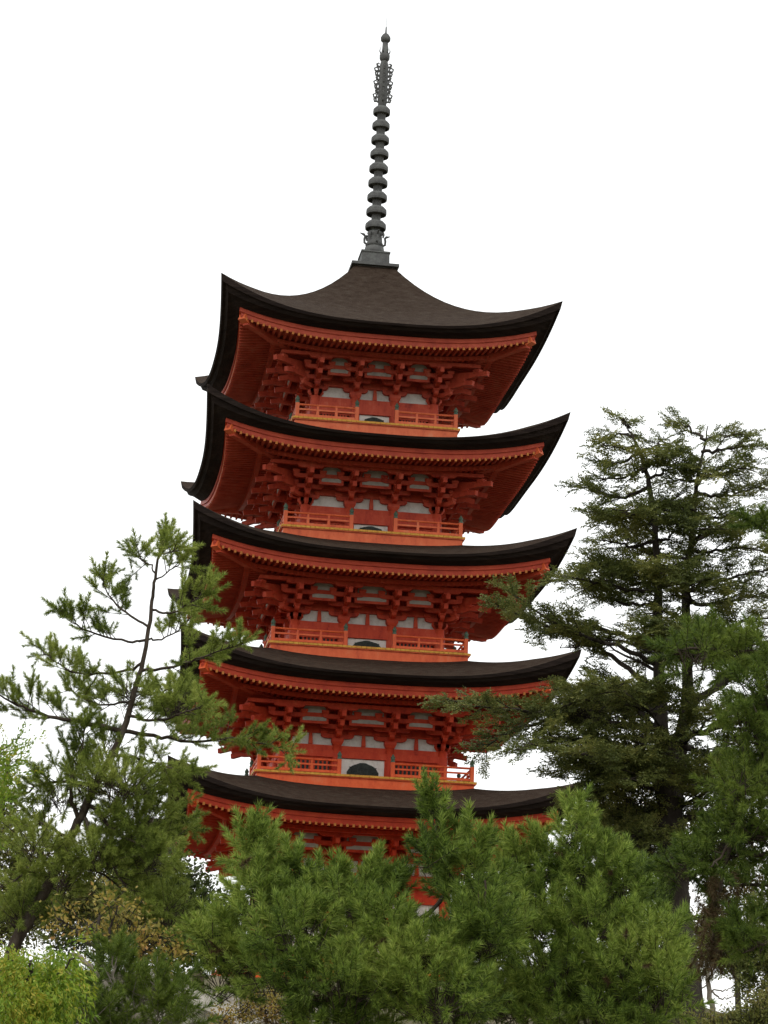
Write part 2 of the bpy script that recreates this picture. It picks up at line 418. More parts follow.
def storey(i):
    h = WALL_H[i]; T_ = Z(ROOF_E[i]) - (.03, .12, .05, .03, .05)[i]; B0 = T_ - 1.0
    zd = Z(DECK_Z[i]); bay = 2 * h / 3
    P, PB = RED_P[i], RED_B[i]
    core = MB()
    core.box(-h + .09, h - .09, -h + .09, h - .09, zd - .05, B0 - .002, 0)           # boarded wall
    core.box(-h + .07, h - .07, -h + .07, h - .07, B0 + .002, B0 + .55, 1)            # plaster frieze between the brackets
    core.box(-h + .068, h - .068, -h + .068, h - .068, B0 + .552, T_ + .35, 0)
    w = core.build('storey_wall', [P, M['plaster']], root)
    # columns (four on each side share the corners)
    cm = MB(); cm.lathe([(.125, zd - .1), (.13, zd + .1), (.13, B0 - .25), (.115, B0)], 14)
    first = None
    pos = sorted({(round(sx * h, 4), round(sy * h, 4)) for sx in (-1, -1 / 3, 1 / 3, 1) for sy in (-1, -1 / 3, 1 / 3, 1) if max(abs(sx), abs(sy)) == 1})
    for (x, y) in pos:
        if first is None:
            first = cm.build('column', P, w, True); o = first
        else: o = dup(first, w)
        o.location = (x, y, 0)
    # beams tying the columns, stacked through-beams across the frieze
    bmz = MB(); zt_b = B0 - (.30, .30, .35, .39, .39)[i]
    def ring(r, z0, z1, t=.09):
        for k in range(4): bmz.box(-r, r - t, -r, -r + t, z0, z1, T=side(k))
    ring(h + .05, B0 - .13, B0 - .012, .16)
    ring(h + .10, zt_b, B0 - .14, .2)
    ring(h + .035, B0 + .275, B0 + .43, .14); ring(h + .05, B0 + .436, B0 + .62, .14)
    if i == 0:
        ring(h + .11, Z(7.66), Z(7.82), .22); ring(h + .08, zd - .02, zd + .14, .2)
    ring(h + 3 * STEP + .045, T_ - .27, T_ - .185, .09)                               # eave purlin
    bmz.build('tie_beam', P, w)
    for c in ((-bay, 0, bay) if i < 3 else (0,)):
        st = MB(); st.box(c - .05, c + .05, -h - .03, -h + .08, B0 + .003, B0 + .272, top=.7)
        o = st.build('frieze_strut', P, w)
        for k in range(1, 4): d = dup(o, w); d.rotation_euler = (0, 0, k * math.pi / 2)
    # upper frieze between the bracket sets: red boards with white slits and arched white fields
    q_ = h + 2 * STEP
    for c in (-bay, 0, bay):
        hw = bay * (.30 if c == 0 else .22)
        fb = MB(); fb.box(c - hw - .06, c + hw + .06, -q_, -q_ + .05, T_ - .62, T_ - .12)
        o = fb.build('frieze_board', P, w)
        for k in range(1, 4): d = dup(o, w); d.rotation_euler = (0, 0, k * math.pi / 2)
        pf = MB()
        pf.box(c - hw, c + hw, -q_ - .012, -q_ + .01, T_ - .56, T_ - .47)
        n = 14
        top = [(c + hw * math.cos(t), T_ - .37 + .19 * math.sin(t) ** .6) for t in np.linspace(0, math.pi, n)]
        vs = [(x, -q_ - .012, z) for x, z in top] + [(x, -q_ + .01, z) for x, z in top]
        pf.add(vs, [tuple(range(n - 1, -1, -1)), tuple(range(n, 2 * n))] + [(q, (q + 1) % n, (q + 1) % n + n, q + n) for q in range(n)])
        o = pf.build('frieze_panel', M['grey_plaster'], w)
        for k in range(1, 4): d = dup(o, w); d.rotation_euler = (0, 0, k * math.pi / 2)
    # white centre panel with the dark arched window
    zt = B0 - (.31, .31, .36, .40, .40)[i]
    hp = zt - zd - .02
    wp = MB(); wp.box(-bay / 2 + .10, bay / 2 - .10, -h - .035, -h + .10, zd + .02, zt)
    wn = MB()
    ww = (bay / 2 - .10) * .66; hh = min(hp * .66, .36)
    if i == 0: hh = 1.1
    out = []
    for t in np.linspace(0, math.pi, 17):
        x = math.cos(t); yv = math.sin(t) ** .62
        out.append((ww * (x if abs(x) < .97 else math.copysign(1.03, x)), zd + .06 + hh * (yv + (.06 if abs(x) < .2 else 0))))
    n = len(out)
    vs = [(x, -h - .052, z) for x, z in out] + [(x, -h - .01, z) for x, z in out]
    wn.add(vs, [tuple(range(n - 1, -1, -1)), tuple(range(n, 2 * n))] + [(q, (q + 1) % n, (q + 1) % n + n, q + n) for q in range(n)])
    for q in range(-5, 6):
        x = q * ww / 6
        zt_ = zd + .05 + hh * .9 * math.sin(math.acos(max(-1, min(1, x / ww)))) ** .62
        wn.box(x - .008, x + .008, -h - .064, -h - .053, zd + .07, zt_)
    for q in range(1, 5): wn.box(-ww * .93, ww * .93, -h - .060, -h - .0525, zd + .05 + q * hh * .19, zd + .066 + q * hh * .19)
    fw = MB()
    fr = [(x * 1.05, zd + .06 + (z - zd - .06) * 1.07) for x, z in out]
    vs = [(x, -h - .044, z) for x, z in fr] + [(x, -h - .02, z) for x, z in fr]
    fw.add(vs, [tuple(range(n - 1, -1, -1)), tuple(range(n, 2 * n))] + [(q, (q + 1) % n, (q + 1) % n + n, q + n) for q in range(n)])
    wnd, pnl, frm = wn.build('arched_window', M['window_dark'], w), wp.build('plaster_panel', M['plaster'], w), fw.build('window_frame', M['window_dark'], w)
    # slatted windows in the side bays
    slts = []
    for c in (() if i == 0 else (-bay, bay)):
        sm = MB()
        x0, x1 = c - bay / 2 + .17, c + bay / 2 - .17
        sm.box(x0, x1, -h - .0, -h + .1, zd + .06, zt - .04, 1)
        nn = 9
        for q in range(nn):
            x = x0 + (q + .5) * (x1 - x0) / nn
            sm.box(x - .02, x + .02, -h - .03, -h - .003, zd + .05, zt - .03, 0)
        sm.box(x0 - .05, x1 + .05, -h - .04, -h + .09, zt - .038, zt + .01, 0); sm.box(x0 - .05, x1 + .05, -h - .04, -h + .09, zd + .01, zd + .058, 0)
        slts.append(sm.build('slatted_window', [P, M['window_dark']], w))
    for k in range(1, 4):
        for o in [wnd, pnl, frm] + slts:
            d = dup(o, w); d.rotation_euler = (0, 0, k * math.pi / 2)
    if i == 0:
        # white plaster in the side bays under the beam of the ground storey
        for c in (-bay, bay):
            wm = MB(); wm.box(c - bay / 2 + .13, c + bay / 2 - .13, -h - .02, -h + .1, zd + .15, Z(7.655))
            o = wm.build('plaster_panel', M['plaster'], w)
            for k in range(1, 4): d = dup(o, w); d.rotation_euler = (0, 0, k * math.pi / 2)
    # bracket sets
    L = .36 * bay
    im = MB(); bracket(im, -h / 3, -h, B0, L)
    o1 = im.build('bracket_set', P, w)
    im2 = MB(); bracket(im2, h / 3, -h, B0, L)
    o2 = im2.build('bracket_set', P, w)
    cm = MB()
    bracket(cm, -h, -h, B0, L)
    bracket(cm, -h, -h, B0, L, T=lambda p: (p[1], p[0], p[2]))
    r45 = math.radians(-45); c45, s45 = math.cos(r45), math.sin(r45)
    bracket(cm, 0, 0, B0 + .004, L, False, T=lambda p: (c45 * p[0] - s45 * p[1] - h, s45 * p[0] + c45 * p[1] - h, p[2]), k=1.41)
    oc = cm.build('bracket_set', P, w)
    for k in range(1, 4):
        for o in (o1, o2, oc):
            d = dup(o, w); d.rotation_euler = (0, 0, k * math.pi / 2)
    return w


def balcony(i):
    b = DECK_B[i]; zd = Z(DECK_Z[i]); PB = RED_B[i]; h = WALL_H[i]
    dm = MB()
    f0 = zd - (.30 if i else .22)
    for k in range(4):
        T = side(k)
        dm.box(-b + .02, b - .10, -b + .02, -b + .10, f0, zd - .075, 0, T=T)       # fascia
        dm.box(-b - .02, b - .06, -b - .02, -b + .06, zd - .072, zd - .052, 0, T=T)
    dm.box(-b + .12, b - .12, -b + .12, b - .12, f0 + .02, zd - .055, 0)
    d_o = dm.build('balcony', PB, root)
    en = MB()
    npl = int(2 * b / .115)
    for k in range(4):
        for q in range(npl):
            x = -b - .02 + (q + .5) * (2 * b - .02) / npl; w = b / npl - .004
            en.box(x - w, x + w, -b - .04, -b + .34, zd - .050, zd + .0, 0, T=side(k))
    en.build('deck_board_end', M['gold_edge'], d_o)
    mid = MB(); mid.box(-b + .345, b - .345, -b + .345, b - .345, zd - .051, zd - .004, 0); mid.build('deck', PB, d_o)
    # railing: two lengths on each side leave the centre open
    r = b - .07; o_ = h / 3 + .0
    pm = MB()
    pm.box(-.045, .045, -.045, .045, zd - .003, zd + .36, 0)
    pm.lathe([(.05, zd + .36), (.052, zd + .40), (.034, zd + .415), (.05, zd + .44), (.055, zd + .47), (.03, zd + .51), (.006, zd + .55)], 10, 1)
    first = None
    for k in range(4):
        T = side(k)
        for x in (-r, -o_, o_):
            p = T((x, -r, 0))
            if first is None: first = pm.build('railing_post', [PB, M['verdigris']], d_o); q = first
            else: q = dup(first, d_o)
            q.location = p; q.rotation_euler = (0, 0, k * math.pi / 2)
    for (x0, x1) in ((-r + .046, -o_ - .046), (o_ + .046, r - .046)):
        rl = MB()
        rl.box(x0, x1, -r - .03, -r + .03, zd + .025, zd + .085)
        rl.box(x0, x1, -r - .022, -r + .022, zd + .185, zd + .225)
        rl.tube([(x0, -r, zd + .325), (x1, -r, zd + .325)], [.026, .026], 8)
        nn = max(2, int((x1 - x0) / .45))
        for q in range(1, nn):
            x = x0 + (x1 - x0) * q / nn
            rl.box(x - .03, x + .03, -r - .027, -r + .027, zd + .07, zd + .20)
            rl.box(x - .022, x + .022, -r - .02, -r + .02, zd + .21, zd + .310)
        r_o = rl.build('railing', PB, d_o)
        for k in range(1, 4): d = dup(r_o, d_o); d.rotation_euler = (0, 0, k * math.pi / 2)


for i in range(5):
    roof(i); storey(i); balcony(i)
pm = MB(); pm.box(-3.3, 3.3, -3.3, 3.3, -.6, .35, top=.97); pm.box(-2.7, 2.7, -2.7, 2.7, .351, Z(DECK_Z[0]) - .2)
pm.build('podium', M['pale_stone'], root)

# spire
fm = MB(); fm.lathe([(.155, Z(24.4)), (.12, Z(25.0)), (.11, Z(28.45)), (.125, Z(28.5)), (.115, Z(29.5)), (.09, Z(29.6)), (.07, Z(30.2))], 14)
fin = fm.build('spire', M['bronze'], root, True); fin.rotation_euler = (0, .0125, 0); fin.location = (-.215, 0, 0)      # the mast leans a hair
bx = MB(); z0 = Z(23.87)
bx.box(-.38, .38, -.38, .38, z0 + .003, z0 + .06); bx.box(-.36, .36, -.36, .36, z0 + .06, z0 + .36, top=.97); bx.box(-.37, .37, -.37, .37, z0 + .36, z0 + .40)
bx.build('dew_basin', M['bronze'], fin)
bo = MB(); bo.lathe([(.27, z0 + .402), (.26, z0 + .50), (.24, z0 + .60), (.17, z0 + .64)], 18); bo.build('inverted_bowl', M['bronze'], fin, True)
lo = MB(); lo.lathe([(.15, Z(24.46)), (.24, Z(24.52)), (.20, Z(24.60)), (.175, Z(24.8)), (.21, Z(24.86)), (.16, Z(24.9))], 16)
lo.build('lotus_collar', M['bronze'], fin, True)
pe = MB()
for k in range(8):
    a = k * math.pi / 4 + .1; c, s_ = math.cos(a), math.sin(a)
    pts = [(.20, 24.54), (.27, 24.58), (.275, 24.68), (.26, 24.76), (.30, 24.80), (.40, 24.83)] if k % 2 == 0 else [(.19, 24.80), (.25, 24.84), (.255, 24.78), (.24, 24.70)]
    pe.tube([(r * c, r * s_, Z(z)) for r, z in pts], [.028, .03, .03, .03, .035, .008] if k % 2 == 0 else [.03, .03, .03, .02], 6)
pe.build('lotus_petals', M['bronze'], fin)
for q in range(9):
    t = q / 8; z = Z(25.07 + t * (28.23 - 25.07)); R = .262 - .046 * t
    rm = MB()
    N = 24
    prof = [(R - .03, z - .105), (R, z - .10), (R + .008, z - .05), (R + .002, z + .03), (R - .06, z + .10), (R - .10, z + .105), (R - .05, z + .03), (R - .03, z - .105)]
    o = []
    for r, zz in prof: o += [(r * math.cos(2 * math.pi * i / N), r * math.sin(2 * math.pi * i / N), zz) for i in range(N)]
    rm.add(o, [(k * N + i, k * N + (i + 1) % N, (k + 1) * N + (i + 1) % N, (k + 1) * N + i) for k in range(len(prof) - 1) for i in range(N)])
    for k in range(8):
        a = k * math.pi / 4 + .39; rm.bar((.10 * math.cos(a), .10 * math.sin(a), z - .02), ((R - .03) * math.cos(a), (R - .03) * math.sin(a), z - .02), .05, .05)
    rm.lathe([(.125, z - .09), (.14, z - .07), (.14, z + .05), (.125, z + .07)], 14)
    rm.build('spire_ring', M['bronze'], fin)
fl = MB(); 
zb, zt = Z(28.52), Z(29.50)
N = 9
for k in range(N):          # one pierced fin of curling flame, hooks rising from a wavy spine
    z = zb + (zt - zb) * k / (N - 1)
    x = .20 + .03 * math.sin(k * 2.1)
    fl.tube([(.09, 0, z - .06), (.14, 0, z - .03), (x, 0, z - .04), (x + .02, 0, z + .03), (x - .03, 0, z + .06), (x - .06, 0, z + .03)], [.026, .026, .026, .024, .02, .01], 5)
fl.tube([(.155 + .02 * math.sin(k * 1.7), 0, zb - .04 + (zt - zb + .06) * k / 12) for k in range(13)], [.022] * 13, 5)
f_o = fl.build('water_flame', M['bronze'], fin)
f_o.rotation_euler = (0, 0, -.05)
for k in range(1, 4): d = dup(f_o, fin); d.rotation_euler = (0, 0, -.05 + k * math.pi / 2)
jm = MB(); jm.lathe([(.08, Z(29.60)), (.13, Z(29.68)), (.135, Z(29.78)), (.09, Z(29.87)), (.075, Z(29.9))], 16)
for k in range(6):
    a = k * math.pi / 3; c, s_ = math.cos(a), math.sin(a)
    jm.tube([(.10 * c, .10 * s_, Z(29.82)), (.135 * c, .135 * s_, Z(29.9)), (.12 * c, .12 * s_, Z(30.02))], [.02, .016, .004], 5)
jm.build('dragon_wheel', M['bronze'], fin, True)
jm = MB(); jm.lathe([(.075, Z(30.15)), (.125, Z(30.2)), (.13, Z(30.28)), (.09, Z(30.36)), (.025, Z(30.42)), (.018, Z(30.55)), (.02, Z(30.57)), (.006, Z(30.60)), (.005, Z(30.95))], 14)
jm.build('sacred_jewel', M['bronze'], fin, True)


# ------------------------------------------------------------------ foliage kits
def tri_template(kind, rng):
    """triangles (N,3,3) of one shoot along +z"""
    out = []
    def needle(p, d, L, w):
        s = np.cross(d, rng.normal(size=3)); s /= np.linalg.norm(s) + 1e-9
        out.append([p - s * w / 2, p + s * w / 2, p + d * L])
    def leaf(p, d, L, w, nrm=None):
        nrm = rng.normal(size=3) if nrm is None else nrm
        s = np.cross(d, nrm); s /= np.linalg.norm(s) + 1e-9
        mpt = p + d * L * .45
        out.append([p, mpt + s * w / 2, p + d * L]); out.append([p, p + d * L, mpt - s * w / 2])
    if kind == 'pine':
        Ls = .30
        for q in range(125):
            t = rng.random() ** .85; z = Ls * t
            a = rng.random() * 2 * math.pi; th = math.radians(74 - 44 * t + rng.normal() * 11)
            d = np.array([math.sin(th) * math.cos(a), math.sin(th) * math.sin(a), math.cos(th)])
            needle(np.array([0, 0, z]), d, rng.uniform(.085, .14) * (1 - .15 * t), .0105)
    elif kind == 'fir':
        Ls = .40
        up = np.array([0, 1, 0])
        def twig(p0, d, L, lw):
            nn = max(2, int(L / .034))
            for q in range(nn):
                t = (q + .5) / nn
                for s_ in (-1, 1):
                    side_ = np.cross(d, up); side_ /= np.linalg.norm(side_)
                    dd = d * .55 + side_ * s_ * .8 + up * rng.normal() * .28; dd /= np.linalg.norm(dd)
                    leaf(p0 + d * L * t, dd, lw * rng.uniform(.6, 1.2), .030, up + rng.normal(size=3) * .5)
        ax = np.array([0, 0, 1.])
        twig(np.zeros(3), ax, Ls, .070)
        for q in range(6):
            t = .15 + .13 * q; s_ = 1 if q % 2 else -1
            d = np.array([s_ * .8, rng.normal() * .3, .75]); d /= np.linalg.norm(d)
            twig(ax * Ls * t, d, .20 * (1 - .5 * t) * rng.uniform(.7, 1.2), .062)
    elif kind == 'broad':
        for q in range(16):
            d = rng.normal(size=3); d /= np.linalg.norm(d)
            p = np.array([0, 0, .14]) + rng.normal(size=3) * .10
            d = d + np.array([0, 0, -.3]); d /= np.linalg.norm(d)
            leaf(p, d, rng.uniform(.06, .10), .045)
    elif kind == 'droop':
        # a hanging spray of narrow leaves in pairs
        for q in range(34):
            t = rng.random(); z = .5 * t
            a = rng.random() * 2 * math.pi
            d = np.array([math.cos(a) * .5, math.sin(a) * .5, .75]); d /= np.linalg.norm(d)
            leaf(np.array([rng.normal() * .03, rng.normal() * .03, z]), d, rng.uniform(.06, .10), .026)
    return np.array(out)


KITS = {k: [tri_template(k, np.random.default_rng(50 + j)) for j in range(7)] for k in ('pine', 'fir', 'broad', 'droop')}


class Crown:
    """collects shoots; built into one mesh of leaf faces"""
    def __init__(s): s.P = []; s.D = []; s.S = []; s.U = []

    def add(s, p, d, scale=1., up=None):
        s.P.append(np.asarray(p, float)); s.D.append(np.asarray(d, float)); s.S.append(scale)
        s.U.append(np.array([0, 0, 1.]) if up is None else up)

    def build(s, name, kit, material, parent, jitter_up=.25, rng=None):
        rng = rng or np.random.default_rng(len(s.P))
        P = np.array(s.P); D = np.array(s.D); D /= np.linalg.norm(D, axis=1)[:, None]
        U = np.array(s.U) + rng.normal(size=D.shape) * jitter_up
        X = np.cross(U, D); X /= np.linalg.norm(X, axis=1)[:, None] + 1e-9
        Y = np.cross(D, X)
        if kit != 'fir':      # spin freely round the shoot
            a = rng.random(len(P)) * 2 * math.pi
            X, Y = X * np.cos(a)[:, None] + Y * np.sin(a)[:, None], -X * np.sin(a)[:, None] + Y * np.cos(a)[:, None]
        S = np.array(s.S); vid = rng.integers(0, len(KITS[kit]), len(P))
        out = []
        for v, Tm in enumerate(KITS[kit]):
            ix = np.where(vid == v)[0]
            if not len(ix): continue
            t = Tm.reshape(-1, 3)
            V = (P[ix, None, :] + S[ix, None, None] * (t[None, :, 0:1] * X[ix, None, :] + t[None, :, 1:2] * Y[ix, None, :] + t[None, :, 2:3] * D[ix, None, :]))
            out.append(V.reshape(-1, 3))
        V = np.concatenate(out)
        pl = np.array(parent.location) if parent else np.zeros(3)
        V = V - pl
        n = len(V) // 3
        me = bpy.data.meshes.new(name)
        me.vertices.add(len(V)); me.vertices.foreach_set('co', V.astype(np.float32).ravel())
        me.loops.add(len(V)); me.loops.foreach_set('vertex_index', np.arange(len(V), dtype=np.int32))
        me.polygons.add(n); me.polygons.foreach_set('loop_start', np.arange(0, len(V), 3, dtype=np.int32))
        me.materials.append(material); me.update(calc_edges=True)
        if kit in ('broad', 'fir', 'droop'):
            pass
        o = bpy.data.objects.new(name, me); COL.objects.link(o)
        if parent: o.parent = parent
        return o


def smooth_path(pts, n=6):
    """Catmull-Rom through the points"""
    P = [np.asarray(p, float) for p in pts]
    P = [2 * P[0] - P[1]] + P + [2 * P[-1] - P[-2]]
    out = []
    for i in range(1, len(P) - 2):
        for j in range(n):
            t = j / n
            out.append(.5 * (2 * P[i] + (P[i + 1] - P[i - 1]) * t + (2 * P[i - 1] - 5 * P[i] + 4 * P[i + 1] - P[i + 2]) * t * t + (3 * P[i] - 3 * P[i + 1] + P[i + 2] - P[i - 1]) * t ** 3))
    out.append(P[-2])
    return np.array(out)


class Tree:
    def __init__(s, name, label, base, seed, group=None, cat='tree', twig=.004):
        s.o = empty(name, tuple(base), label, cat, group); s.base = np.array(base, float)
        s.trunk = MB(); s.br = MB(); s.cr = Crown(); s.rng = np.random.default_rng(seed); s.twig = twig

    def limb(s, pts, r0, r1, n=6, seg=5, wob=.02, to='br', pw=1.):
        P = smooth_path(pts, seg)
        P[1:-1] += s.rng.normal(size=P[1:-1].shape) * wob
        N = len(P)
        R = [r0 + (r1 - r0) * (i / (N - 1)) ** pw for i in range(N)]
        mb = s.trunk if to == 'trunk' else s.br
        mb.tube([p - s.base for p in P], R, n)
        return P

    def stick(s, a, b, r=None):
        r = r or s.twig
        a = np.asarray(a) - s.base; b = np.asarray(b) - s.base
        s.br.tube([a, b], [r * 1.6, r], 3, cap=False)

    def pine_bough(s, P, t0=.25, every=.13, l2=.45, scale=1., upb=.35, flat=.55, dens=1.):
        """side twigs with needle shoots along the outer part of a limb"""
        rng = s.rng
        seg = np.linalg.norm(np.diff(P, axis=0), axis=1); L = np.concatenate([[0], np.cumsum(seg)]); T = L[-1]
        at = lambda d: np.array([np.interp(d, L, P[:, k]) for k in range(3)])
        d = T * t0
        while d < T:
            p = at(d); q = at(min(T, d + .05)); tg = (q - p) / (np.linalg.norm(q - p) + 1e-9)
            if not np.all(np.isfinite(tg)) or np.linalg.norm(tg) < .5: break
            f = (d / T - t0) / (1 - t0 + 1e-6)
            r = rng.normal(size=3); r[2] *= flat; r -= tg * r.dot(tg); r /= np.linalg.norm(r) + 1e-9
            dr = tg * rng.uniform(.35, .9) + r * .9 + np.array([0, 0, upb]); dr /= np.linalg.norm(dr)
            l = l2 * rng.uniform(.35, 1.1) * (1 - .55 * f)
            e = p + dr * l
            s.stick(p, e, s.twig * 1.4)
            s.tuft(e, dr, scale, 3, upb)
            for k in range(int(l / .16 * dens)):
                pp = p + dr * l * rng.uniform(.3, .95); rr = rng.normal(size=3)
                dd = dr * .8 + rr * .5 + np.array([0, 0, upb * .8])
                s.cr.add(pp, dd, scale * rng.uniform(.6, 1.0))
            d += every * rng.uniform(.6, 1.4)
        s.tuft(P[-1], P[-1] - P[-2], scale, 4, upb)

    def tuft(s, p, d, scale, n, upb=.3):
        rng = s.rng; d = d / (np.linalg.norm(d) + 1e-9)
        s.cr.add(p, d + np.array([0, 0, upb * .6]), scale * rng.uniform(.85, 1.15))
        for k in range(n - 1):
            r = rng.normal(size=3)
            s.cr.add(p - d * .03, d * .9 + r * .55 + np.array([0, 0, upb]), scale * rng.uniform(.6, .95))

    def blob(s, px, py, rx, ry, Y, dY, n, scale=1., up=.5, shell=.55, out=1., stick=.3, low=-.55):
        """a clump of shoots: an ellipsoid seen at a pixel, its depth in metres, shoots turned outwards and up"""
        c = W(px, py, Y); k = Y / F_PX
        R = np.array([rx * k, dY, ry * k]); rng = s.rng
        cnt = 0
        while cnt < n:
            v = rng.normal(size=3); v /= np.linalg.norm(v)
            if v[2] < low and rng.random() < .8: continue
            rad = shell + (1 - shell) * rng.random() ** .6
            wob = 1 + .22 * math.sin(v[0] * 5 + px) * math.sin(v[1] * 4 + py) + .12 * math.sin(v[2] * 9 + px)
            p = c + v * R * rad * wob
            d = v * out + np.array([0, 0, up]) + rng.normal(size=3) * .35
            s.cr.add(p, d, scale * rng.uniform(.75, 1.15))
            if stick:
                dn = d / np.linalg.norm(d)
                s.stick(p - dn * stick, p + dn * .25 * scale)
            cnt += 1

    def fan(s, P, t0=.2, every=.14, l2=.9, scale=1., droop=.05, n_side=5, roll=.35):
        """flat layered fir bough: side twigs left and right in a plane, sprays along them"""
        rng = s.rng
        seg = np.linalg.norm(np.diff(P, axis=0), axis=1); L = np.concatenate([[0], np.cumsum(seg)]); T = L[-1]
        at = lambda d: np.array([np.interp(d, L, P[:, k]) for k in range(3)])
        d = T * t0; sd = 1
        while d < T:
            p = at(d); q = at(min(T, d + .05)); tg = q - p
            if np.linalg.norm(tg) < 1e-6: break
            tg /= np.linalg.norm(tg); f = (d / T - t0) / (1 - t0)
            up = np.array([0, 0, 1.]) + rng.normal(size=3) * roll * .5
            sv = np.cross(tg, up); sv /= np.linalg.norm(sv)
            dr = tg * rng.uniform(.5, .9) + sv * sd * .8 + np.array([0, 0, rng.normal() * .12 - droop + .1]); dr /= np.linalg.norm(dr)
            l = l2 * (1 - .75 * f) * rng.uniform(.55, 1.1) + .1
            s.stick(p, p + dr * l, s.twig * 1.5)
            k = max(2, int(l / .095))
            for j in range(k):
                pp = p + dr * l * ((j + rng.random()) / k); w = np.cross(dr, up) * rng.choice([-1, 1])
                s.cr.add(pp + rng.normal(size=3) * .05, dr * .9 + w * rng.uniform(.1, .9) + np.array([0, 0, rng.normal() * .3 + .08]), scale * rng.uniform(.7, 1.15), up)
            s.cr.add(p + dr * l, dr, scale, up)
            sd = -sd; d += every * rng.uniform(.6, 1.3) * .6
        s.cr.add(P[-1], P[-1] - P[-2], scale * 1.1)

    def finish(s, kit, leaf, bark, jit=.25):
        if s.trunk.v: s.trunk.build('trunk', bark, s.o, True)
        if s.br.v: s.br.build('branches', bark, s.o, True)
        if s.cr.P: s.cr.build('crown', kit, leaf, s.o, jit, s.rng)
        return s.o


def path(pts, Y, dy=0.):
    """pixels to world points; the depth drifts by dy metres towards the tip"""
    n = len(pts)
    return [W(x, y, Y + dy * i / max(1, n - 1)) for i, (x, y) in enumerate(pts)]


# ------------------------------------------------------------------ terrain height
def sstep(a, b, x):
    t = min(1, max(0, (x - a) / (b - a))); return t * t * (3 - 2 * t)


PLAT = BASE


def ground_z(x, y):
    r = math.hypot(x * .8, y - 68)
    hill = PLAT * (1 - sstep(11.5, 44, r)) if y < 68 else PLAT * (1 - sstep(14, 60, r))
    if x > 6: hill -= 1.1 * sstep(6, 10, x) * sstep(-60, 0, y - 60) * (1 if y < 90 else 0)
    hill -= 1.9 * (1 - sstep(52.3, 53.7, y)) * sstep(36, 44, y)          # the terrace in front of the retaining walls
    return max(-.0, hill) + .05 * math.sin(x * .9) * math.cos(y * .7)


exec_trees = True
# ---- left pine: leaning, open crown against the sky
Y = 40.0
gx = W(-15, 1000, Y)[0]
t = Tree('pine_tree', 'slender leaning pine with open tufted branches against the white sky', (gx, Y, ground_z(gx, Y)), 11, None)
main = [(gx, Y, ground_z(gx, Y) - .2)] + path([(2, 990), (30, 915), (45, 891), (57, 864), (78, 822), (95, 787), (115, 749), (128, 716), (136, 685), (143, 661), (151, 613), (154, 583), (159, 556), (163, 537)], Y)
t.limb(main, .125, .014, 9, 6, .006, 'trunk', .6)
def left_b(pts, dy, r=.03, t0=.22, l2=.42, every=.12, up=.35, dens=1.4):
    every *= .56
    P = t.limb(path(pts, Y, dy), r, .007, 6, 5, .012)
    t.pine_bough(P, t0, every, l2, .8, up, .6, dens)
left_b([(159, 556), (163, 544), (166, 534)], 0, .012, 0, .24, .10, .6)
left_b([(155, 573), (148, 563), (141, 560), (136, 550)], .4, .014, .35)
left_b([(158, 556), (170, 553), (178, 543)], -.3, .013, .3)
left_b([(155, 580), (172, 570), (185, 558)], .3, .014, .35)
left_b([(150, 628), (121, 609), (107, 592), (101, 577)], .5, .02, .3)
left_b([(146, 640), (121, 641), (81, 628), (65, 612)], -.6, .022, .35)
left_b([(152, 610), (170, 613), (190, 603), (213, 585)], -.3, .02, .35)
left_b([(148, 640), (165, 638), (182, 626), (192, 615)], .8, .016, .3)
left_b([(143, 662), (125, 671), (81, 673), (60, 665), (42, 650)], .7, .025, .35)
left_b([(141, 671), (174, 667), (202, 657), (243, 643)], -.9, .026, .3)
left_b([(122, 731), (81, 722), (40, 714), (12, 702), (-25, 680)], -1., .04, .3, .5, .12, .6)
left_b([(122, 731), (161, 736), (194, 742), (242, 740), (290, 752)], .7, .034, .25, .5)
left_b([(126, 715), (155, 720), (182, 714), (205, 704)], -1.3, .026, .2, .4)
left_b([(131, 700), (110, 705), (85, 700), (70, 690)], 1.3, .02, .3)
left_b([(134, 690), (150, 694), (168, 690), (184, 684)], 1.2, .02, .3, .34)
left_b([(112, 755), (138, 758), (165, 766), (192, 772)], -.9, .026, .3, .42)
left_b([(79, 822), (71, 790), (80, 758), (84, 728)], -.4, .04, .3, .5, .10, .5)
left_b([(100, 778), (130, 790), (165, 805), (194, 832)], .9, .03, .2, .42)
left_b([(88, 805), (115, 830), (145, 848), (176, 862)], -1.0, .034, .2, .5)
left_b([(82, 815), (100, 845), (125, 885), (160, 915)], -.6, .034, .2, .7)
left_b([(70, 840), (45, 825), (25, 828), (5, 840)], .8, .03, .25, .5)
left_b([(60, 858), (85, 868), (112, 880), (135, 905)], .9, .03, .2, .6)
left_b([(50, 880), (30, 870), (15, 880), (-5, 890)], -.6, .025, .2, .5)
left_b([(95, 787), (75, 782), (45, 783), (18, 796), (-10, 805)], -.5, .03, .3, .4)
for (x, y, rx, ry, n) in [(128, 694, 26, 20, 40), (32, 908, 24, 18, 50), (22, 918, 24, 18, 40), (62, 880, 22, 16, 30), (95, 780, 20, 18, 26), (105, 745, 28, 16, 26), (118, 785, 48, 24, 100), (140, 825, 46, 28, 130), (60, 800, 26, 18, 30), (148, 858, 30, 26, 80), (95, 860, 42, 28, 100), (40, 850, 30, 20, 45), (176, 702, 24, 12, 26), (166, 912, 32, 26, 90), (140, 925, 36, 30, 70)]:
    t.blob(x, y, rx, ry, Y + RNG.uniform(-.5, .5), .8, int(n * 1.25), .85, .55, .2)
t.finish('pine', M['pine'], M['pine_bark'])

